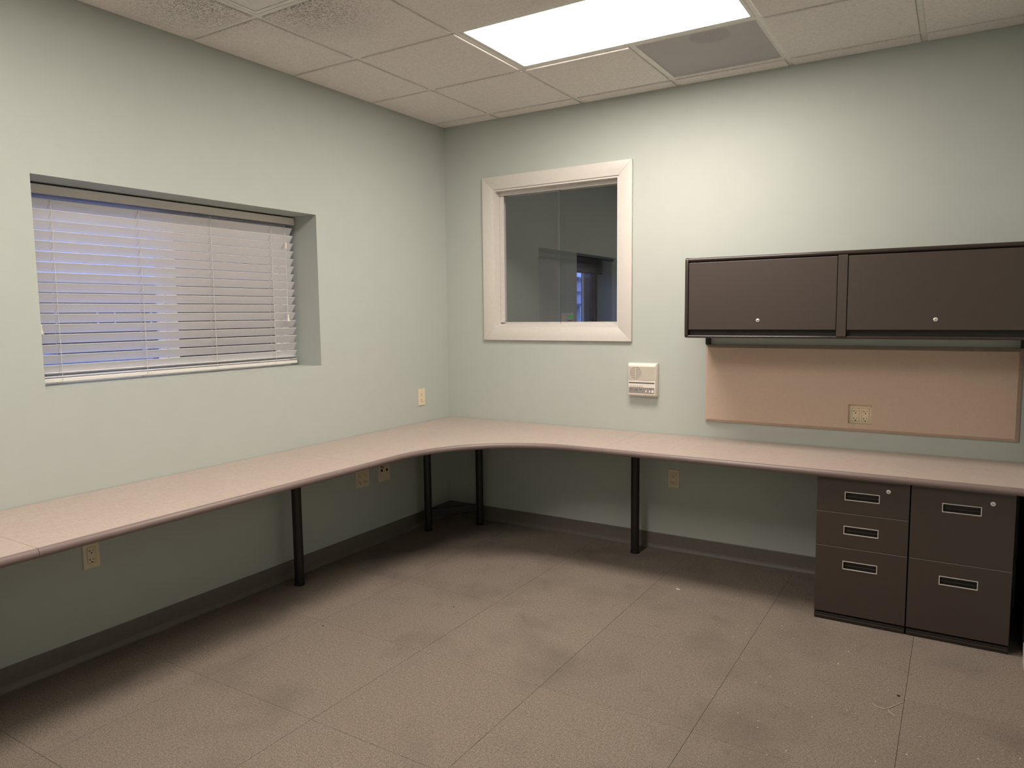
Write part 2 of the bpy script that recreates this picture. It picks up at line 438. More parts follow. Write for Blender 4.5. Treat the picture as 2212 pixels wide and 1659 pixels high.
# ================================================================== window_1: the outside window behind the blind
def frame_ring(bm, y0, y1, z0, z1, x0, x1, wd):
    grid_panel(bm, [y0, y0+wd, y1-wd, y1], [z0, z0+wd, z1-wd, z1], x0, x1, lambda i, j: i == 1 and j == 1, (1, 2, 0))
def outside_window(n, y0, y1, z0, z1, mull, labelx, frame_mat='vinyl', hw=0.025, st=0.033, deep=0.03):
    bm = new(); frame_ring(bm, y0, y1, z0, z1, -0.305, -0.255, 0.045)
    wn = struct('window_%d' % n, bm, frame_mat, bevel=0.002, label=labelx)
    obj('meeting_stile', bx(-0.262-deep, -0.262, mull-hw, mull+hw, z0+0.045, z1-0.045), 'vinyl', wn, bevel=0.002)
    if st:
        bm = new(); grid_panel(bm, [y0+0.045, y0+0.078, mull-hw-st, mull-hw], [z0+0.045, z0+0.08, z1-0.08, z1-0.045], -0.298, -0.272, lambda i, j: i == 1 and j == 1, (1, 2, 0))
        obj('sash', bm, 'vinyl', wn, bevel=0.0015)
    bm = new(); grid_panel(bm, [mull+hw, mull+hw+0.025, y1-0.07, y1-0.045], [z0+0.045, z0+0.08, z1-0.08, z1-0.045], -0.298, -0.285, lambda i, j: i == 1 and j == 1, (1, 2, 0))
    obj('sash', bm, frame_mat, wn, bevel=0.0015)
    obj('pane', bx(-0.287, -0.283, y0+0.04, mull-hw+0.005-st, z0+0.04, z1-0.04), 'glass', wn)
    obj('pane', bx(-0.294, -0.290, mull+hw+0.015, y1-0.06, z0+0.07, z1-0.07), 'glass', wn)
    obj('insect_screen', bx(-0.3025, -0.3015, mull-0.01 if st else mull+0.085, y1-0.045, z0+0.045, z1-0.045), 'screen', wn)
    return wn
outside_window(1, WY0, WY1, WZ0, WZ1, -1.953, 'white vinyl slider window behind the white blind')
wn3 = outside_window(3, NY0, NY1, WZ0, WZ1+0.052, 2.727, 'window of the dark room seen through the inner window', 'black', 0.020, 0, 0.008)

# white blind
blind = thing('window_blind', 'white horizontal slat blind, tilted nearly shut, inside the deep left window recess', 'blind', (-0.18, -1.95, WZ0))
BY0, BY1 = -2.672, -1.236
XF = -0.168
bm = new(); box(bm, -0.176, -0.168, BY0-0.012, -1.219, 1.973, 2.012)
for y in (BY0-0.008, -1.223): box(bm, -0.225, -0.172, y-0.004, y+0.004, 1.973, 2.012)
obj('valance', bm, 'blindwhite', blind, bevel=0.002)
obj('headrail', bx(-0.228, -0.179, BY0, -1.230, 1.979, 2.008), 'headrail', blind, bevel=0.001)
obj('joint_tape', bx(-0.1685, -0.1672, -1.52, -1.36, 1.976, 1.994), 'white', blind)
ys_c = [-2.539, -2.154, -1.772, -1.390]
pitch = 0.0436; dx, dz = 0.0285, 0.0379
slat_me = None
def slat_bm(L, dx, dz):
    bm = new(); n = Vector((dz, 0, -dx)).normalized()*0.0013; ring = []
    for k in range(5):                          # slightly crowned section
        s = k/4; c = 0.0012*(1-(2*s-1)**2)
        ring.append(Vector((-dx*s, 0, -dz*s)) - n.normalized()*c)
    prof = [p+n for p in ring] + [p-n for p in reversed(ring)]
    A = [bm.verts.new((p.x, -L/2, p.z)) for p in prof]; B = [bm.verts.new((p.x, L/2, p.z)) for p in prof]
    k = len(prof)
    for i in range(k): bm.faces.new((A[i], A[(i+1) % k], B[(i+1) % k], B[i]))
    bm.faces.new(A); bm.faces.new(B[::-1]); return bm
zs = [1.953 - pitch*k for k in range(17)]
for k, z in enumerate(zs):
    if slat_me is None:
        o = obj('slat', slat_bm(BY1-BY0, dx, dz), 'slat', blind, local=True); slat_me = o.data
    else:
        o = bpy.data.objects.new('slat', slat_me); COL.objects.link(o); o.parent = blind
    o.location = Vector((XF, (BY0+BY1)/2, z)) - origin(blind)
    o.rotation_euler = (0, random.uniform(-0.006, 0.006), 0)
o = obj('slat', slat_bm(BY1-BY0, 0.045, 0.016), 'slat', blind, local=True)
o.location = Vector((XF, (BY0+BY1)/2, 1.2235)) - origin(blind)
o = obj('slat', slat_bm(BY1-BY0, 0.049, 0.004), 'slat', blind, local=True)
o.location = Vector((XF, (BY0+BY1)/2, 1.2065)) - origin(blind)
obj('bottom_rail', bx(-0.219, XF, BY0, BY1, 1.181, 1.1985), 'blindwhite', blind, bevel=0.003)
for y in ys_c:
    bm = new()
    for yy in (y-0.0,):
        path_tube(bm, [(XF+0.0025, yy, 1.965), (XF+0.0025, yy, 1.24), (XF+0.002, yy, 1.20), (XF+0.001, yy, 1.180)], 0.0011, 6)
        path_tube(bm, [(XF-dx-0.003, yy, 1.965), (XF-dx-0.003, yy, 1.23), (XF-0.048, yy, 1.200)], 0.0010, 6)
    for z in zs: tube(bm, (XF+0.002, y, z-0.0035), (XF-dx-0.002, y, z-dz-0.003), 0.0009, 5)
    obj('ladder_cord', bm, 'cord', blind)
    obj('cord_button', bx(-0.198, -0.186, y-0.012, y+0.012, 1.1765, 1.1812), 'white', blind)
bm = new(); path_tube(bm, [(XF+0.004, -1.295, 1.965), (XF+0.006, -1.296, 1.87), (XF+0.008, -1.298, 1.46)], 0.0011, 6)
lc = obj('lift_cord', bm, 'cord', blind)
obj('cord_joiner', bx(XF+0.003, XF+0.011, -1.300, -1.291, 1.834, 1.868), 'white', lc, bevel=0.0015)
TAS = [(0.004, 0.042), (0.0052, 0.0415), (0.0045, 0.036), (0.0045, 0.028), (0.0065, 0.016), (0.0095, 0.008), (0.0098, 0.004), (0.007, 0.001), (0.004, -0.001)]
bm = new(); lathe(bm, (XF+0.008, -1.298, 1.421), TAS[::-1], 14); obj('tassel', bm, 'white', lc, smooth=True)
bm = new(); path_tube(bm, [(XF+0.004, -2.615, 1.965), (XF+0.008, -2.615, 1.425)], 0.0011, 6)
lc = obj('lift_cord', bm, 'cord', blind)
bm = new(); lathe(bm, (XF+0.008, -2.615, 1.385), TAS[::-1], 14); obj('tassel', bm, 'white', lc, smooth=True)

# ================================================================== window_2: interior slider with mitred cream casing
cw = 0.086
bm = new(); CY0, CY1 = -0.018, 0.0
for poly in ([(TX0-cw, TZ0-cw), (TX1+cw, TZ0-cw), (TX1, TZ0), (TX0, TZ0)], ):
    pass
jl = [((TX0, TZ0), (TX0-cw, TZ0-cw)), ((TX1, TZ0), (TX1+cw, TZ0-cw)), ((TX1, TZ1), (TX1+cw, TZ1+cw)), ((TX0, TZ1), (TX0-cw, TZ1+cw))]
bm = new()                                      # jamb lining is the window's own mesh
grid_panel(bm, [TX0-0.0, TX0+0.012, TX1-0.012, TX1], [TZ0, TZ0+0.012, TZ1-0.012, TZ1], -0.010, 0.128, lambda i, j: i == 1 and j == 1, (0, 2, 1))
win2 = struct('window_2', bm, 'trim', bevel=0.001, label='inner sliding window with cream mitred casing')
for k in range(4):
    (ia, oa), (ib, ob) = jl[k], jl[(k+1) % 4]
    e = 0.00028                                  # hairline mitre joint
    def lerp(p, q, t): return (p[0]+(q[0]-p[0])*t, p[1]+(q[1]-p[1])*t)
    poly = [lerp(ia, ib, e), lerp(ib, ia, e), lerp(ob, oa, e), lerp(oa, ob, e)]
    bm = new(); A = [bm.verts.new((x, CY0, z)) for x, z in poly]; B = [bm.verts.new((x, CY1, z)) for x, z in poly]
    bm.faces.new(A); bm.faces.new(B[::-1])
    for i in range(4): bm.faces.new((A[i], A[(i+1) % 4], B[(i+1) % 4], B[i]))
    obj('casing_board', bm, 'trim', win2, bevel=0.0014, smooth=True)
ix0, ix1, iz0, iz1 = TX0+0.012, TX1-0.012, TZ0+0.012, TZ1-0.012
bm = new(); box(bm, ix0, ix1, 0.041, 0.104, iz0+0.0002, iz0+0.006)
box(bm, ix0, ix1, 0.040, 0.043, iz0+0.0001, iz0+0.011); box(bm, ix0, ix1, 0.070, 0.074, iz0+0.0001, iz0+0.0225); box(bm, ix0, ix1, 0.100, 0.1045, iz0+0.0001, iz0+0.0225)
obj('lower_track', bm, 'track', win2)
obj('pane_rail', bx(ix0+0.036, 0.8822, 0.0500, 0.0638, iz0+0.0062, iz0+0.0228), 'track', win2, bevel=0.001)
bm = new(); box(bm, ix0, ix1, 0.041, 0.104, iz1-0.006, iz1-0.0002)
for y in (0.040, 0.070, 0.100): box(bm, ix0, ix1, y, y+0.004, iz1-0.024, iz1-0.0001)
obj('upper_track', bm, 'track', win2)
bm = new(); box(bm, ix0+0.0012, ix0+0.034, 0.0455, 0.0520, iz0+0.0205, iz1-0.0245)
obj('jamb_channel', bm, 'track', win2, bevel=0.001)
obj('pane', bx(ix0+0.006, 0.882, 0.054, 0.0595, iz0+0.0232, iz1-0.008), 'glass', win2)
obj('pane', bx(0.850, ix1-0.004, 0.084, 0.0895, iz0+0.008, iz1-0.008), 'glass', win2)
obj('pane_edge_strip', bx(0.882, 0.8829, 0.0542, 0.0593, iz0+0.0232, iz1-0.008), 'edgegreen', win2)

# ================================================================== L-shaped desk
ZT, TH = 0.7197, 0.033
desk = thing('corner_desk', 'L-shaped taupe laminate desk with curved inner corner along both walls', 'desk', (0.6, -0.6, 0))
FX, FYD, RF = 0.637, -0.625, 0.68
cx, cyy = FX+RF, FYD-RF
arc = [(cx-RF*math.cos(t), cyy+RF*math.sin(t)) for t in (PI/2*k/28 for k in range(29))]
SEAM_A, SEAM_B, SEAM_C = -3.044, -1.520, 1.490
GAP = 0.0006
sections = [
    ([(FX, FY+0.30), (FX, SEAM_A-GAP)], [(0.004, SEAM_A-GAP), (0.004, FY+0.30)]),
    ([(FX, SEAM_A+GAP), (FX, SEAM_B-GAP)], [(0.004, SEAM_B-GAP), (0.004, SEAM_A+GAP)]),
    ([(FX, SEAM_B+GAP)] + arc + [(SEAM_C-GAP, FYD)], [(SEAM_C-GAP, -0.004), (0.004, -0.004), (0.004, SEAM_B+GAP)]),
    ([(SEAM_C+GAP, FYD), (3.404, FYD)], [(3.404, -0.004), (SEAM_C+GAP, -0.004)]),
]
def offset_path(path, d):
    res = []
    for i, p in enumerate(path):
        a = Vector(path[max(0, i-1)]); b = Vector(path[min(len(path)-1, i+1)])
        t = (b-a).normalized(); nrm = Vector((-t.y, t.x))  # left of travel = towards the walls
        res.append((p[0]+nrm.x*d, p[1]+nrm.y*d))
    return res
for front, back in sections:
    fr = offset_path(front, 0.016)
    bm = new(); prism(bm, fr + back, ZT-TH, ZT)
    top = obj('worktop', bm, 'laminate', desk)
    top.data.materials.append(M['backer'])
    for p in top.data.polygons:
        if p.normal.z < -0.5: p.material_index = 1
    prof = [(0.016, ZT)]
    for k in range(9):
        t = PI/2*(1 - k/4); prof.append((0.0155-0.0155*math.cos(t)*1.0, ZT-TH/2 + (TH/2)*math.sin(t)))
    prof.append((0.016, ZT-TH))
    bm = new(); rings = []
    offs = [offset_path(front, d) for d, z in prof]
    for i in range(len(front)): rings.append([bm.verts.new((offs[k][i][0], offs[k][i][1], prof[k][1])) for k in range(len(prof))])
    for A, B in zip(rings, rings[1:]):
        for k in range(len(prof)-1): bm.faces.new((A[k], A[k+1], B[k+1], B[k]))
        bm.faces.new((A[-1], A[0], B[0], B[-1]))
    bm.faces.new(rings[0]); bm.faces.new(rings[-1][::-1])
    obj('edge_band', bm, 'edge', top, smooth='auto')
def leg(x, y, parent):
    bm = new(); lathe(bm, (x, y, 0), [(0.0255, 0.012), (0.0255, ZT-TH-0.006)], 20); l = obj('leg', bm, 'black', parent, smooth='auto')
    bm = new(); lathe(bm, (x, y, 0), [(0.027, 0.0005), (0.029, 0.004), (0.028, 0.012), (0.0258, 0.014)], 20); obj('foot', bm, 'black', l, smooth='auto')
    bm = new(); box(bm, x-0.05, x+0.05, y-0.05, y+0.05, ZT-TH-0.006, ZT-TH-0.0002); obj('mounting_plate', bm, 'black', l)
leg(0.120, -1.538, desk); leg(1.489, -0.140, desk)
leg(0.110, -0.402, desk); leg(0.333, -0.112, desk)
leg(0.120, -3.07, desk)
# stretcher that ties the two corner legs
a, b = Vector((0.110, -0.402, 0)), Vector((0.333, -0.112, 0)); d = (b-a).normalized(); nn = Vector((d.y, -d.x, 0))*0.012
bm = new(); vv = []
for p, q in ((a+d*0.02, 1), (b-d*0.02, 1)):
    for s in (-1, 1):
        for z in (0.095, 0.146): vv.append(bm.verts.new((p.x+nn.x*s, p.y+nn.y*s, z)))
for q in ((0, 1, 3, 2), (4, 6, 7, 5), (0, 4, 5, 1), (2, 3, 7, 6), (0, 2, 6, 4), (1, 5, 7, 3)): bm.faces.new([vv[i] for i in q])
obj('stretcher', bm, 'black', desk, bevel=0.004)
obj('end_panel', bx(3.391, 3.403, -0.600, -0.012, 0.001, ZT-TH-0.0005), 'black', desk, bevel=0.002)

# ================================================================== drawer pedestals
YF = -0.591
def ring_panel(bm, x0, x1, z0, z1, y0, y1, h):
    hx0, hx1, hz0, hz1 = h
    grid_panel(bm, [x0, hx0, hx1, x1], [z0, hz0, hz1, z1], y0, y1, lambda i, j: i == 1 and j == 1, (0, 2, 1))
def lock(x, y, z, parent, r=0.0095):
    bm = new(); tube(bm, (x, y+0.001, z), (x, y-0.0025, z), r, 20); l = obj('lock', bm, 'chrome', parent, bevel=0.0012, smooth=True)
    bm = new(); tube(bm, (x, y-0.0024, z), (x, y-0.0034, z), r*0.62, 16); obj('lock_core', bm, 'chrome', l, bevel=0.0006, smooth=True)
    bm = new(); box(bm, x-r*0.36, x+r*0.36, y-0.0040, y-0.0030, z-r*0.10, z+r*0.16); obj('keyhole', bm, 'keyhole', l)
    return l
def pedestal(x0, x1, drawers, label, lockpos):
    p = thing('drawer_pedestal', label, 'cabinet', ((x0+x1)/2, -0.3, 0), group='drawer pedestals under the desk')
    bm = new(); box(bm, x0, x1, YF+0.020, -0.03, 0.030, 0.684)
    obj('case', bm, 'brown', p, bevel=0.0015)
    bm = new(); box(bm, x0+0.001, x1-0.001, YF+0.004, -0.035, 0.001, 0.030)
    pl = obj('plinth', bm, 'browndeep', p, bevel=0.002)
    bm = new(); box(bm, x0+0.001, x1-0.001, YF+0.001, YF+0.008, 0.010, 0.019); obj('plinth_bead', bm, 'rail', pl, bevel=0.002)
    for z0, z1, hz in drawers:
        hx0 = (x0+x1)/2 - 0.070; hx1 = hx0 + 0.140; h = (hx0, hx1, hz-0.036, hz)
        bm = new(); ring_panel(bm, x0, x1, z0, z1, YF, YF+0.018, h)
        dr = obj('drawer', bm, 'brown', p, bevel=0.0026)
        obj('top_edge_highlight', bx(x0+0.002, x1-0.002, YF-0.0003, YF+0.012, z1-0.0018, z1+0.0002), 'edgeglint', dr)  # thin pale strip paints the highlight along the drawer's upper edge
        bm = new(); ring_panel(bm, hx0-0.002, hx1+0.002, h[2]-0.002, h[3]+0.002, YF-0.0018, YF+0.004, (hx0+0.0014, hx1-0.0014, h[2]+0.0014, h[3]-0.0014))
        obj('pull_frame', bm, 'chrome', dr, bevel=0.0006)
        bm = new(); grid_panel(bm, [hx0, hx0+0.003, hx1-0.003, hx1], [h[2], h[2]+0.003, h[3]-0.003, h[3]], YF+0.003, YF+0.0195, lambda i, j: i == 1 and j == 1, (0, 2, 1))
        box(bm, hx0, hx1, YF+0.0150, YF+0.0195, h[2], h[3])
        tube(bm, (hx0+0.004, YF+0.012, h[2]+0.014), (hx1-0.004, YF+0.012, h[2]+0.014), 0.0045, 10)
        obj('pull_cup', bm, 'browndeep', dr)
    lock(lockpos[0], YF, lockpos[1], p)
    return p
pedestal(2.577, 2.957, [(0.5215, 0.682, 0.6205), (0.3585, 0.5205, 0.460), (0.038, 0.3575, 0.294)],
         'dark brown three-drawer pedestal under the desk, left of the pair', (2.873, 0.642))
pedestal(2.962, 3.342, [(0.3585, 0.682, 0.617), (0.038, 0.3575, 0.294)],
         'dark brown two-drawer file pedestal under the desk, right of the pair', (3.262, 0.638))

# ================================================================== overhead cabinet
cab = thing('overhead_cabinet', 'dark brown wall cabinet with two locked flip-up doors above tan pinboard', 'cabinet', (2.62, 0, 1.313))
CX0, CX1, CYF = 1.854, 3.388, -0.360
bm = new()
def side_panel(x0, x1):
    bm = new(); pts = [(-0.001, 1.313), (-0.345, 1.313)]
    for k in range(5):
        t = -PI/2 + PI/2*k/4; pts.append((-0.345 - 0.015*math.cos(t), 1.328 + 0.015*math.sin(t)))
    for k in range(5):
        t = PI/2*k/4; pts.append((-0.345 - 0.015*math.cos(t), 1.722 + 0.015*math.sin(t)))
    pts.append((-0.001, 1.737))
    A = [bm.verts.new((x0, y, z)) for y, z in pts]; B = [bm.verts.new((x1, y, z)) for y, z in pts]
    bm.faces.new(A); bm.faces.new(B[::-1]); n = len(pts)
    for i in range(n): bm.faces.new((A[i], A[(i+1) % n], B[(i+1) % n], B[i]))
    return bm
obj('side_panel', side_panel(CX0, CX0+0.018), 'rail', cab, bevel=0.002, smooth=True)
obj('side_panel', side_panel(CX1-0.018, CX1), 'rail', cab, bevel=0.002, smooth=True)
obj('back_panel', bx(CX0+0.018, CX1-0.018, -0.012, -0.001, 1.33, 1.72), 'browndeep', cab)
bm = new(); box(bm, CX0+0.0185, CX1-0.0185, CYF+0.012, -0.001, 1.716, 1.734)
obj('top_panel', bm, 'brown', cab)
bm = new(); tube(bm, (CX0+0.0185, CYF+0.011, 1.7245), (CX1-0.0185, CYF+0.011, 1.7245), 0.0105, 20); obj('top_rail', bm, 'rail', cab, smooth='auto')
bm = new(); box(bm, CX0+0.0185, CX1-0.0185, CYF+0.008, -0.013, 1.314, 1.326)
obj('bottom_shelf', bm, 'browndeep', cab)
bm = new(); tube(bm, (CX0+0.0185, CYF+0.008, 1.3205), (CX1-0.0185, CYF+0.008, 1.3205), 0.0075, 16); obj('bottom_rail', bm, 'rail', cab, smooth='auto')
for x0, x1, lx in ((CX0+0.022, 2.603, 2.2365), (2.651, CX1-0.022, 3.018)):
    bm = new(); box(bm, x0, x1, CYF-0.001, CYF+0.016, 1.3565, 1.7095)
    dr = obj('door', bm, 'brown', cab, bevel=0.002)
    l = lock(lx, CYF-0.001, 1.4045, dr)
    # lock is one level down; its pieces were made as children of the lock, join them up a level
    for ch in list(l.children): ch.parent = dr
bm = new(); box(bm, 2.6055, 2.6485, CYF-0.004, CYF+0.03, 1.3245, 1.7145); obj('centre_post', bm, 'brown', cab, bevel=0.002)
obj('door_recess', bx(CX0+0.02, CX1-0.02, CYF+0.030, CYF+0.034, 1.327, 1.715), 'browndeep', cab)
for x in (1.868, 3.36):
    bm = new(); box(bm, x, x+0.018, -0.022, 0.0, 1.2635, 1.3128); box(bm, x+0.022, x+0.026, -0.030, 0, 1.2635, 1.3128)
    obj('wall_bracket', bm, 'black', cab)

# ================================================================== pinboard
PX0, PX1, PZ0, PZ1 = 1.868, 3.372, 0.8165, 1.2625
board = thing('pinboard', 'long tan fabric pinboard with square cut-out, under the brown wall cabinet', 'pinboard', (2.62, 0, PZ0))
hx0, hx1, hz0, hz1 = 2.631, 2.743, 0.859, 0.959
bm = new(); bv = 0.016
grid_panel(bm, [PX0+bv, hx0, hx1, PX1-bv], [PZ0+bv, hz0, hz1, PZ1-bv], -0.0265, -0.0005, lambda i, j: i == 1 and j == 1, (0, 2, 1))
obj('fabric_panel', bm, 'fabric', board)
bm = new()
inner = [(PX0+bv, PZ0+bv), (PX1-bv, PZ0+bv), (PX1-bv, PZ1-bv), (PX0+bv, PZ1-bv)]; outer = [(PX0, PZ0), (PX1, PZ0), (PX1, PZ1), (PX0, PZ1)]
rings = [[bm.verts.new((x, -0.0265, z)) for x, z in inner], [bm.verts.new((x, -0.010, z)) for x, z in outer], [bm.verts.new((x, -0.0005, z)) for x, z in outer], [bm.verts.new((x, -0.0005, z)) for x, z in inner]]
for A, B in zip(rings, rings[1:] + rings[:1]):
    for i in range(4): bm.faces.new((A[i], A[(i+1) % 4], B[(i+1) % 4], B[i]))
obj('bevelled_edge', bm, 'fabric', board)

# ================================================================== outlets
def receptacle(x, name='receptacle'):
    bm = new(); box(bm, x-0.0168, x+0.0168, -0.0075, -0.004, -0.0335, 0.0335)
    return obj(name, bm, 'ivory2', None, bevel=0.0012)
def outlet(gangs, label):
    w = 0.035 if gangs == 1 else 0.059
    o = thing('wall_outlet', label, 'outlet', group='ivory wall outlets')
    bm = new(); grooves = [0.0] if gangs == 1 else [-0.0232, 0.0232]
    us = [-w] + sorted(sum([[g-0.0176, g+0.0176] for g in grooves], [])) + [w]
    grid_panel(bm, us, [-0.057, -0.0343, 0.0343, 0.057], -0.006, 0.0, lambda i, j: j == 1 and i % 2 == 1, (0, 2, 1))
    pl = obj('cover_plate', bm, 'ivory', o, bevel=0.0018, local=True)
    for g in grooves:
        bm = new(); box(bm, g-0.0168, g+0.0168, -0.0068, 0.0, -0.0335, 0.0335)
        rc = obj('receptacle', bm, 'ivory2', o, bevel=0.001, local=True)
        bm = new()
        for s in (0.0195, -0.0195):
            box(bm, g-0.0078, g-0.0056, -0.0072, -0.006, s-0.0040, s+0.0052)      # neutral, T slot
            box(bm, g-0.0125, g-0.0070, -0.0072, -0.006, s-0.0004, s+0.0018)
            box(bm, g+0.0056, g+0.0076, -0.0072, -0.006, s-0.0034, s+0.0046)
            tube(bm, (g, -0.006, s-0.0105), (g, -0.0072, s-0.0105), 0.0030, 10)
        o_ = obj('socket_slots', bm, 'slot', rc, local=True); o_['kind'] = 'stuff'
        for z in (0.0475, -0.0475):
            bm = new(); tube(bm, (g, -0.0055, z), (g, -0.0068, z), 0.003, 10); obj('screw', bm, 'ivory', o, local=True)
    return o
o1 = outlet(1, 'ivory wall outlet above the desk near the corner')
o1.location = (0.0, -0.313, 0.8935); o1.rotation_euler = (0, 0, PI/2)
dup(o1, (0.0, -2.559, 0.449), PI/2, 'ivory wall outlet under the left end of the desk on the left wall')
dup(o1, (1.680, 0.0, 0.450), 0, 'ivory wall outlet under the desk on the back wall beside the black leg')
o2 = outlet(2, 'ivory double outlet under the desk on the left wall, beside the data plate')
o2.location = (0.0, -0.910, 0.449); o2.rotation_euler = (0, 0, PI/2)
dup(o2, (2.688, 0.0, 0.9035), 0, 'ivory double outlet sunk in the pinboard cut-out')
dp = thing('data_plate', 'ivory data plate with two square black jacks under the desk by the corner', 'wall plate')
obj('cover_plate', bx(-0.056, 0.056, -0.006, 0, -0.057, 0.057), 'ivory', dp, bevel=0.002, local=True)
for x, z in ((-0.022, 0.016), (0.026, 0.012)):
    bm = new(); box(bm, x-0.0075, x+0.0075, -0.0072, -0.003, z-0.0095, z+0.0095); obj('jack', bm, 'slot', dp, local=True)
bm = new()
for x, z, w_ in ((-0.025, 0.038, 0.006), (-0.006, 0.034, 0.004)): box(bm, x-w_, x+w_, -0.0075, -0.005, z-0.004, z+0.006)
obj('jack', bm, 'slot', dp, local=True)
bm = new(); box(bm, 0.006, 0.046, -0.012, -0.005, 0.028, 0.038); obj('jack_cover', bm, 'ivory', dp, bevel=0.001, local=True)
dp.location = (0.0, -0.713, 0.449); dp.rotation_euler = (0, 0, PI/2)

# ================================================================== intercom
ic = thing('intercom', 'white wall intercom with ribbed speaker and grey button strip, right of inner window', 'intercom', (1.4855, 0, 0.944))
IX0, IX1, IZ0, IZ1, ID = 1.393, 1.580, 0.9435, 1.146, -0.045
bm = new(); v = box(bm, IX0, IX1, -0.016, 0.0, IZ0, IZ1)
obj('back_case', bm, 'offwhite', ic, bevel=0.002)
bm = new()
b0 = [(IX0+0.002, IZ0+0.002), (IX1-0.002, IZ0+0.002), (IX1-0.002, IZ1-0.002), (IX0+0.002, IZ1-0.002)]
b1 = [(IX0+0.010, IZ0+0.012), (IX1-0.006, IZ0+0.012), (IX1-0.006, IZ1-0.014), (IX0+0.010, IZ1-0.014)]
A = [bm.verts.new((x, -0.0155, z)) for x, z in b0]; Bm = [bm.verts.new((x, -0.030, z)) for x, z in b0]; B = [bm.verts.new((x, ID, z)) for x, z in b1]
for P, Q in ((A, Bm), (Bm, B)):
    for i in range(4): bm.faces.new((P[i], P[(i+1) % 4], Q[(i+1) % 4], Q[i]))
bm.faces.new(A[::-1]); bm.faces.new(B)
obj('front_case', bm, 'white', ic, bevel=0.0015, smooth=True)
fz = lambda v: IZ1 - (v-340)/1000*0.2026      # heights read down the face
gx0, gx1 = IX0+0.012, IX1-0.008
obj('speaker_field', bx(gx0, gx1, ID-0.0006, ID+0.002, fz(835), fz(440)), 'offwhite', ic)
sx, sz = IX0+0.056, fz(632)
bm = new(); tube(bm, (sx, ID, sz), (sx, ID-0.0010, sz), 0.0385, 32); obj('speaker_cone', bm, 'dkgrey', ic)
zz = fz(828)
rib = None
for k in range(15):
    z = fz(828) + (fz(448)-fz(828))*k/14
    bm = new(); box(bm, gx0, gx1, ID-0.0026, ID-0.0005, z-0.0018, z+0.0014)
    obj('speaker_rib', bm, 'offwhite', ic)
obj('speaker_bar', bx(sx-0.0015, sx+0.0015, ID-0.003, ID-0.0005, sz-0.038, sz+0.038), 'offwhite', ic)
obj('dial_slot', bx(gx0+0.001, gx1-0.003, ID-0.0009, ID+0.001, fz(945), fz(914)), 'ink', ic)
for k in range(6):
    x = IX0+0.022+k*0.0146
    bm = new(); box(bm, x-0.0032, x+0.0032, ID-0.004, ID, fz(1052), fz(990)); bt = obj('station_button', bm, 'white', ic, bevel=0.0008)
    obj('button_surround', bx(x-0.0040, x+0.0044, ID-0.0007, ID, fz(1056), fz(1000)), 'greypanel', ic)
obj('control_strip', bx(gx0+0.001, gx1-0.003, ID-0.0009, ID+0.001, fz(1240), fz(1068)), 'greypanel', ic)
for x, w_, h0, h1 in ((0.125, 0.0040, 1140, 1212), (0.1475, 0.0040, 1142, 1214), (0.166, 0.0068, 1138, 1214)):
    bm = new(); box(bm, IX0+x-w_, IX0+x+w_, ID-0.0055, ID, fz(h1), fz(h0)); obj('talk_button', bm, 'white', ic, bevel=0.0008)
bm = new()
for x, v, w_ in ((0.030, 1120, 0.008), (0.060, 1128, 0.0085), (0.051, 1166, 0.003), (0.065, 1164, 0.006), (0.088, 1124, 0.008), (0.152, 1098, 0.006)):
    box(bm, IX0+x-w_, IX0+x+w_, ID-0.0012, ID, fz(v+7), fz(v-7))
obj('printed_marks', bm, 'ink', ic)['kind'] = 'stuff'

# ================================================================== ceiling fixtures
def troffer(x0, x1, y0, y1, lit, label):
    t = thing('ceiling_light', label, 'ceiling light', ((x0+x1)/2, (y0+y1)/2, H), group='recessed ceiling lights')
    a, b = 0.0135, 0.031
    bm = new(); grid_panel(bm, [x0+a, x0+b, x1-b, x1-a], [y0+a, y0+b, y1-b, y1-a], H-0.0005, H+0.012, lambda i, j: i == 1 and j == 1, (0, 1, 2))
    obj('door_frame', bm, 'tee', t, bevel=0.001)
    obj('diffuser', bx(x0+b-0.001, x1-b+0.001, y0+b-0.001, y1-b+0.001, H+0.0035, H+0.007), 'lens', t)
    obj('housing', bx(x0+0.004, x1-0.004, y0+0.004, y1-0.004, H+0.0145, H+0.050), 'plenum', t)
    return t
troffer(GX+T, GX+3*T, -(GY+2*T), -(GY+T), True, 'bright lit two-by-four ceiling light beside the perforated grille')
troffer(GX+T, GX+2*T, -(GY+6*T), -(GY+4*T), True, 'lit two-by-four ceiling light nearer the camera, above the top edge of the frame')
# square plaque air diffuser at the top left
x0, x1, y1, y0 = GX, GX+T, -(GY+3*T), -(GY+4*T)
ad = thing('air_diffuser', 'grey square air diffuser at the top left, soot round its edge', 'vent', ((x0+x1)/2, (y0+y1)/2, H))
def rect_ring(d0, z0, d1, z1, mat, name):
    R0 = [(x0+d0, y0+d0), (x1-d0, y0+d0), (x1-d0, y1-d0), (x0+d0, y1-d0)]; R1 = [(x0+d1, y0+d1), (x1-d1, y0+d1), (x1-d1, y1-d1), (x0+d1, y1-d1)]
    bm = new(); A = [bm.verts.new((x, y, z0)) for x, y in R0]; B = [bm.verts.new((x, y, z1)) for x, y in R1]
    A2 = [bm.verts.new((x, y, z0+0.0015)) for x, y in R0]; B2 = [bm.verts.new((x, y, z1+0.0015)) for x, y in R1]
    for P, Q in ((A, B), (B, B2), (B2, A2), (A2, A)):
        for i in range(4): bm.faces.new((P[i], P[(i+1) % 4], Q[(i+1) % 4], Q[i]))
    return obj(name, bm, mat, ad)
rect_ring(0.0155, H-0.0005, 0.036, H-0.0005, 'tee', 'frame')
rect_ring(0.0375, H+0.001, 0.085, H+0.016, 'tee', 'cone')
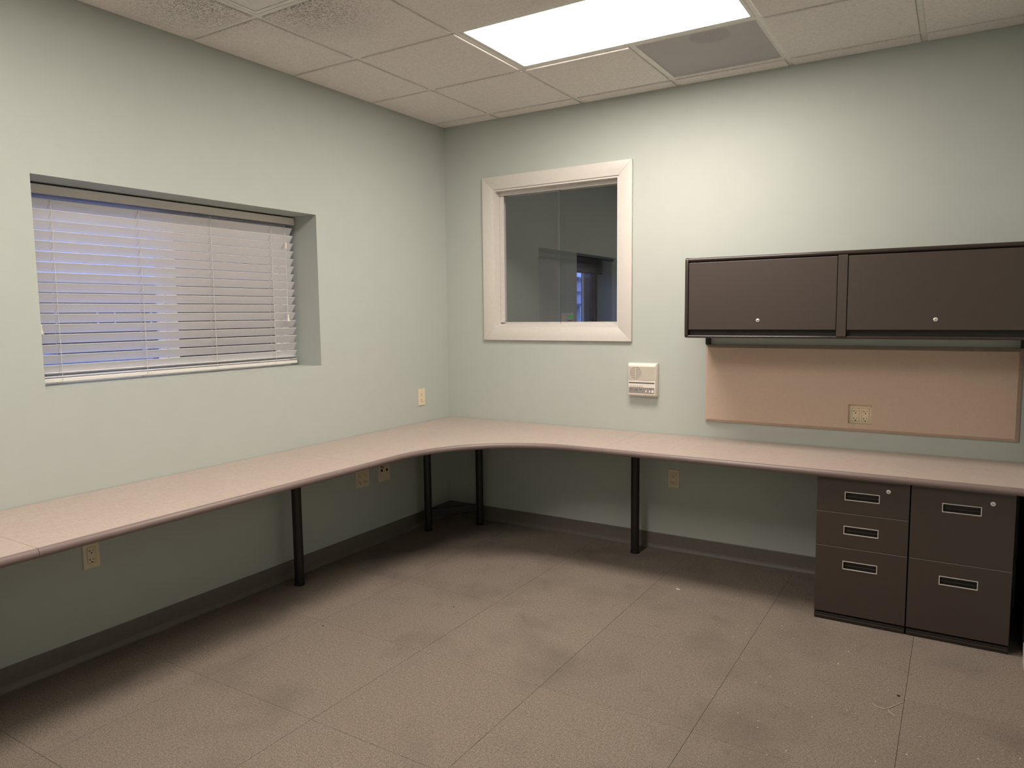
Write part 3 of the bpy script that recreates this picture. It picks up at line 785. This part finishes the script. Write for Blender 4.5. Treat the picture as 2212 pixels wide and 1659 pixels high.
obj('plaque', bx(x0+0.080, x1-0.080, y0+0.080, y1-0.080, H+0.002, H+0.008), 'deadlens', ad, bevel=0.003)
obj('housing', bx(x0+0.02, x1-0.02, y0+0.02, y1-0.02, H+0.033, H+0.052), 'duct', ad)
x0, x1, y1, y0 = GX+2*T, GX+3*T, -GY, -(GY+T)
gr = thing('ceiling_grille', 'grey perforated return air grille beside the lit ceiling light', 'vent', ((x0+x1)/2, (y0+y1)/2, H))
bm = new(); grid_panel(bm, [x0+0.0125, x0+0.020, x1-0.020, x1-0.0125], [y0+0.0125, y0+0.020, y1-0.020, y1-0.0125], H-0.001, H+0.006, lambda i, j: i == 1 and j == 1, (0, 1, 2))
obj('frame', bm, 'tee', gr)
obj('perforated_face', bx(x0+0.0195, x1-0.0195, y0+0.0195, y1-0.0195, H+0.0010, H+0.0014), 'grille', gr)
ccx, ccy, cr = 2.045, -0.610, 0.096
bm = new(); n = 40                                  # back pan with a round duct collar hole
o_ = [(x0+0.016, y0+0.016), (x1-0.016, y0+0.016), (x1-0.016, y1-0.016), (x0+0.016, y1-0.016)]
A = []
for k in range(n):
    t = 2*PI*k/n - 3*PI/4; dxn, dyn = math.cos(t), math.sin(t)
    s = min(((x1-0.016-ccx)/dxn if dxn > 1e-9 else 1e9), ((x0+0.016-ccx)/dxn if dxn < -1e-9 else 1e9), ((y1-0.016-ccy)/dyn if dyn > 1e-9 else 1e9), ((y0+0.016-ccy)/dyn if dyn < -1e-9 else 1e9))
    A.append((bm.verts.new((ccx+cr*dxn, ccy+cr*dyn, H+0.012)), bm.verts.new((ccx+s*dxn, ccy+s*dyn, H+0.012))))
for k in range(n):
    (a, b), (c, d) = A[k], A[(k+1) % n]; bm.faces.new((a, b, d, c))
obj('back_pan', bm, 'backpan', gr)
bm = new(); A = [bm.verts.new((ccx+cr*math.cos(2*PI*k/n), ccy+cr*math.sin(2*PI*k/n), H+0.012)) for k in range(n)]; B = [bm.verts.new((v.co.x, v.co.y, H+0.050)) for v in A]
for k in range(n): bm.faces.new((A[k], A[(k+1) % n], B[(k+1) % n], B[k]))
bm.faces.new(B)
obj('duct_collar', bm, 'duct', gr)

# unseen fill light added to brighten the next room's wall and ceiling
ld = bpy.data.lights.new('next_room_fill', 'AREA'); ld.shape = 'RECTANGLE'; ld.size = 2.0; ld.size_y = 0.9
ld.energy = 11.0; ld.color = (1.0, 0.94, 0.86)
lo = bpy.data.objects.new('next_room_fill', ld); COL.objects.link(lo); lo.location = (3.56, 2.3, 1.05); lo.rotation_euler = (0, PI/2, 0)
# ================================================================== the dark room beyond the inner window
kp = thing('alarm_keypad', 'cream alarm keypad with green lit screen, beyond the inner window', 'keypad', (0, 1.828, 1.325))
KY0, KY1, KZ0, KZ1 = 1.728, 1.930, 1.325, 1.4575
obj('body', bx(0.0, 0.028, KY0, KY1, KZ0, KZ1), 'white', kp, bevel=0.004)
obj('screen', bx(0.027, 0.0288, 1.815, 1.912, 1.409, 1.434), 'lcd', kp)
for i in range(4):
    for j in range(3):
        y = 1.818+i*0.026; z = 1.384-j*0.018
        obj('key_button', bx(0.027, 0.031, y-0.009, y+0.009, z-0.006, z+0.006), 'greypanel', kp, bevel=0.001)
obj('hinge_line', bx(0.0275, 0.0284, 1.790, 1.793, KZ0+0.004, KZ1-0.004), 'greypanel', kp)
rod = thing('curtain_rod', 'dark tension rod across window recess of the dark room', 'curtain rod', (-0.066, 2.55, 2.0))
bm = new(); tube(bm, (-0.066, NY0+0.006, 2.000), (-0.066, NY1-0.006, 2.000), 0.008, 14); obj('rod', bm, 'black', rod, smooth='auto')
for y0_, y1_ in ((NY0, NY0+0.022), (NY1-0.022, NY1)):
    bm = new(); tube(bm, (-0.066, y0_, 2.000), (-0.066, y1_, 2.000), 0.014, 16); obj('end_cap', bm, 'black', rod, smooth='auto')
rb = thing('raised_blind', 'raised blind, coloured black for its backlit shade, bundled at the top of the dark room window', 'blind', (-0.2, 2.55, 1.88))
obj('headrail', bx(-0.235, -0.18, NY0+0.005, NY1-0.005, 2.018, 2.068), 'black', rb, bevel=0.002)  # black on all blind parts stands in for backlit shade
for k in range(16): 
    obj('slat', bx(-0.234, -0.184, NY0+0.008, NY1-0.008, 1.880+k*0.0084, 1.8832+k*0.0084), 'black', rb)
obj('bottom_rail', bx(-0.234, -0.184, NY0+0.008, NY1-0.008, 1.862, 1.878), 'black', rb, bevel=0.002)

# ================================================================== outside at dusk
GZ = -0.4
gd = struct('ground', bx(-70, -WT-0.02, -40, 110, GZ-0.2, GZ), 'asphalt', label='dark asphalt lot outside')
bd = thing('building', 'long dark brick building across the lot outside the blind window', 'building', (-45, 20, GZ))
obj('wall', bx(-52, -44, 4, 36, GZ, 3.6), 'brick', bd); obj('roof', bx(-52.4, -43.6, 3.6, 36.4, 3.6, 3.9), 'roof', bd)
for k in range(8):
    y = 7+k*3.6
    f = obj('window', bx(-44.02, -43.9, y, y+1.2, 0.8, 2.4), 'siding', bd); obj('pane', bx(-43.92, -43.86, y+0.12, y+1.08, 0.92, 2.28), 'winglass', f)
pv = obj('sidewalk', bx(-43, -28, 8.5, 15.0, GZ, GZ+0.05), 'concrete'); tag(pv, 'pale concrete pavement across the asphalt lot outside', 'pavement')
PL = ['white line on the asphalt outside, beside the far end of the pale pavement', 'short white line on the asphalt at the near edge of the pale pavement', 'farthest white line on the asphalt, close to the dark brick building', 'white line on open asphalt outside, nearest the right part of the blind window']
for k, (xa, ya, xb, yb) in enumerate([(-41.5, 23.6, -37.6, 20.6), (-31.2, 16.0, -28.4, 15.3), (-41.5, 28.9, -37.5, 26.6), (-30.6, 22.2, -27.0, 19.6)]):
    d = Vector((xb-xa, yb-ya, 0)); n_ = Vector((-d.y, d.x, 0)).normalized()*0.12
    bm = new(); prism(bm, [(xa+n_.x, ya+n_.y), (xb+n_.x, yb+n_.y), (xb-n_.x, yb-n_.y), (xa-n_.x, ya-n_.y)], GZ, GZ+0.012)
    tag(obj('parking_line', bm, 'lint'), PL[k], 'parking line', 'painted lines on the asphalt lot')
hs = thing('house', 'pale gabled house at dusk seen through the dark room window', 'house', (-29, 62, GZ))
bm = new(); A = []; 
for y in (60, 68):
    A.append([bm.verts.new(p) for p in ((-31.6, y, GZ), (-26.2, y, GZ), (-26.2, y, 3.55), (-28.9, y, 4.75), (-31.6, y, 3.55))])
bm.faces.new(A[0]); bm.faces.new(A[1][::-1])
for i in range(5): bm.faces.new((A[0][i], A[0][(i+1) % 5], A[1][(i+1) % 5], A[1][i]))
obj('wall', bm, 'siding', hs)
for s in (-1, 1):
    bm = new(); p = [(-28.9, 4.75), (-28.9+s*3.1, 4.75-3.1*0.444)]
    A = [[bm.verts.new((x, y, z+e)) for x, z in p for e in (0.02, 0.24)] for y in (59.6, 68.4)]
    f4 = (0, 1, 3, 2)
    bm.faces.new([A[0][i] for i in f4]); bm.faces.new([A[1][i] for i in f4][::-1])
    for i in range(4): bm.faces.new((A[0][f4[i]], A[0][f4[(i+1) % 4]], A[1][f4[(i+1) % 4]], A[1][f4[i]]))
    obj('roof', bm, 'roof', hs)
obj('eave_board', bx(-31.8, -26.0, 59.7, 60.0, 3.40, 3.58), 'roof', hs)
for x in (-29.6, -28.0):
    f = obj('window', bx(x-0.42, x+0.42, 59.9, 60.02, 2.55, 3.25), 'roof', hs); obj('pane', bx(x-0.32, x+0.32, 59.86, 59.92, 2.63, 3.17), 'winglass', f)
obj('porch_roof', bx(-31.8, -26.0, 58.4, 60.0, 2.20, 2.36), 'roof', hs)
for x in (-31.4, -29.5, -27.9, -26.4):
    obj('porch_post', bx(x-0.07, x+0.07, 58.5, 58.64, GZ, 2.20), 'siding', hs)

# ================================================================== small things on the floor
def flake(bm, x, y, r, h=0.0025):
    n = 5; ph = random.random()*6
    A = [bm.verts.new((x+r*random.uniform(0.6, 1.1)*math.cos(ph+2*PI*k/n), y+r*random.uniform(0.6, 1.1)*math.sin(ph+2*PI*k/n), 0.0005)) for k in range(n)]
    t = bm.verts.new((x, y, h))
    for k in range(n): bm.faces.new((A[k], A[(k+1) % n], t))
    bm.faces.new(A[::-1])
bm = new()
for k in range(60):
    x = random.gauss(2.75, 0.38); y = random.uniform(-2.0, -0.72)
    if x > 3.36 or x < 1.2: continue
    flake(bm, x, y, random.uniform(0.0012, 0.003))
for k in range(14): flake(bm, random.uniform(0.6, 2.4), random.uniform(-2.3, -0.9), random.uniform(0.001, 0.002))
o = obj('crumbs', bm, 'lint'); tag(o, 'tiny white crumbs scattered on the carpet before the pedestals', 'crumbs', kind='stuff')
bm = new(); box(bm, 1.900, 1.919, -0.586, -0.578, 0.0003, 0.0035)
tag(obj('paper_scrap', bm, 'lint', bevel=0.001), 'small white paper scrap on carpet before the back wall', 'paper scrap')
bm = new()
path_tube(bm, [(2.897, -1.300, 0.002), (2.912, -1.315, 0.002), (2.935, -1.318, 0.002), (2.952, -1.302, 0.0025), (2.968, -1.272, 0.002), (2.994, -1.228, 0.002)], 0.0011, 6)
path_tube(bm, [(2.948, -1.312, 0.002), (2.954, -1.332, 0.002), (2.974, -1.352, 0.002)], 0.0010, 6)
tag(obj('thread', bm, 'thread'), 'curled tan thread lying on the carpet before the pedestals', 'thread')
for (x, y, r), lab in (((2.974, -1.187, 0.009), 'dark lint fleck on the carpet beside the curled thread'), ((0.622, -1.848, 0.006), 'dark lint fleck on the carpet toward the left wall'), ((1.023, -1.359, 0.006), 'dark lint fleck on the carpet below the desk curve')):
    bm = new(); flake(bm, x, y, r, 0.004); tag(obj('lint_fleck', bm, 'darklint'), lab, 'lint', 'dark lint flecks on the carpet')
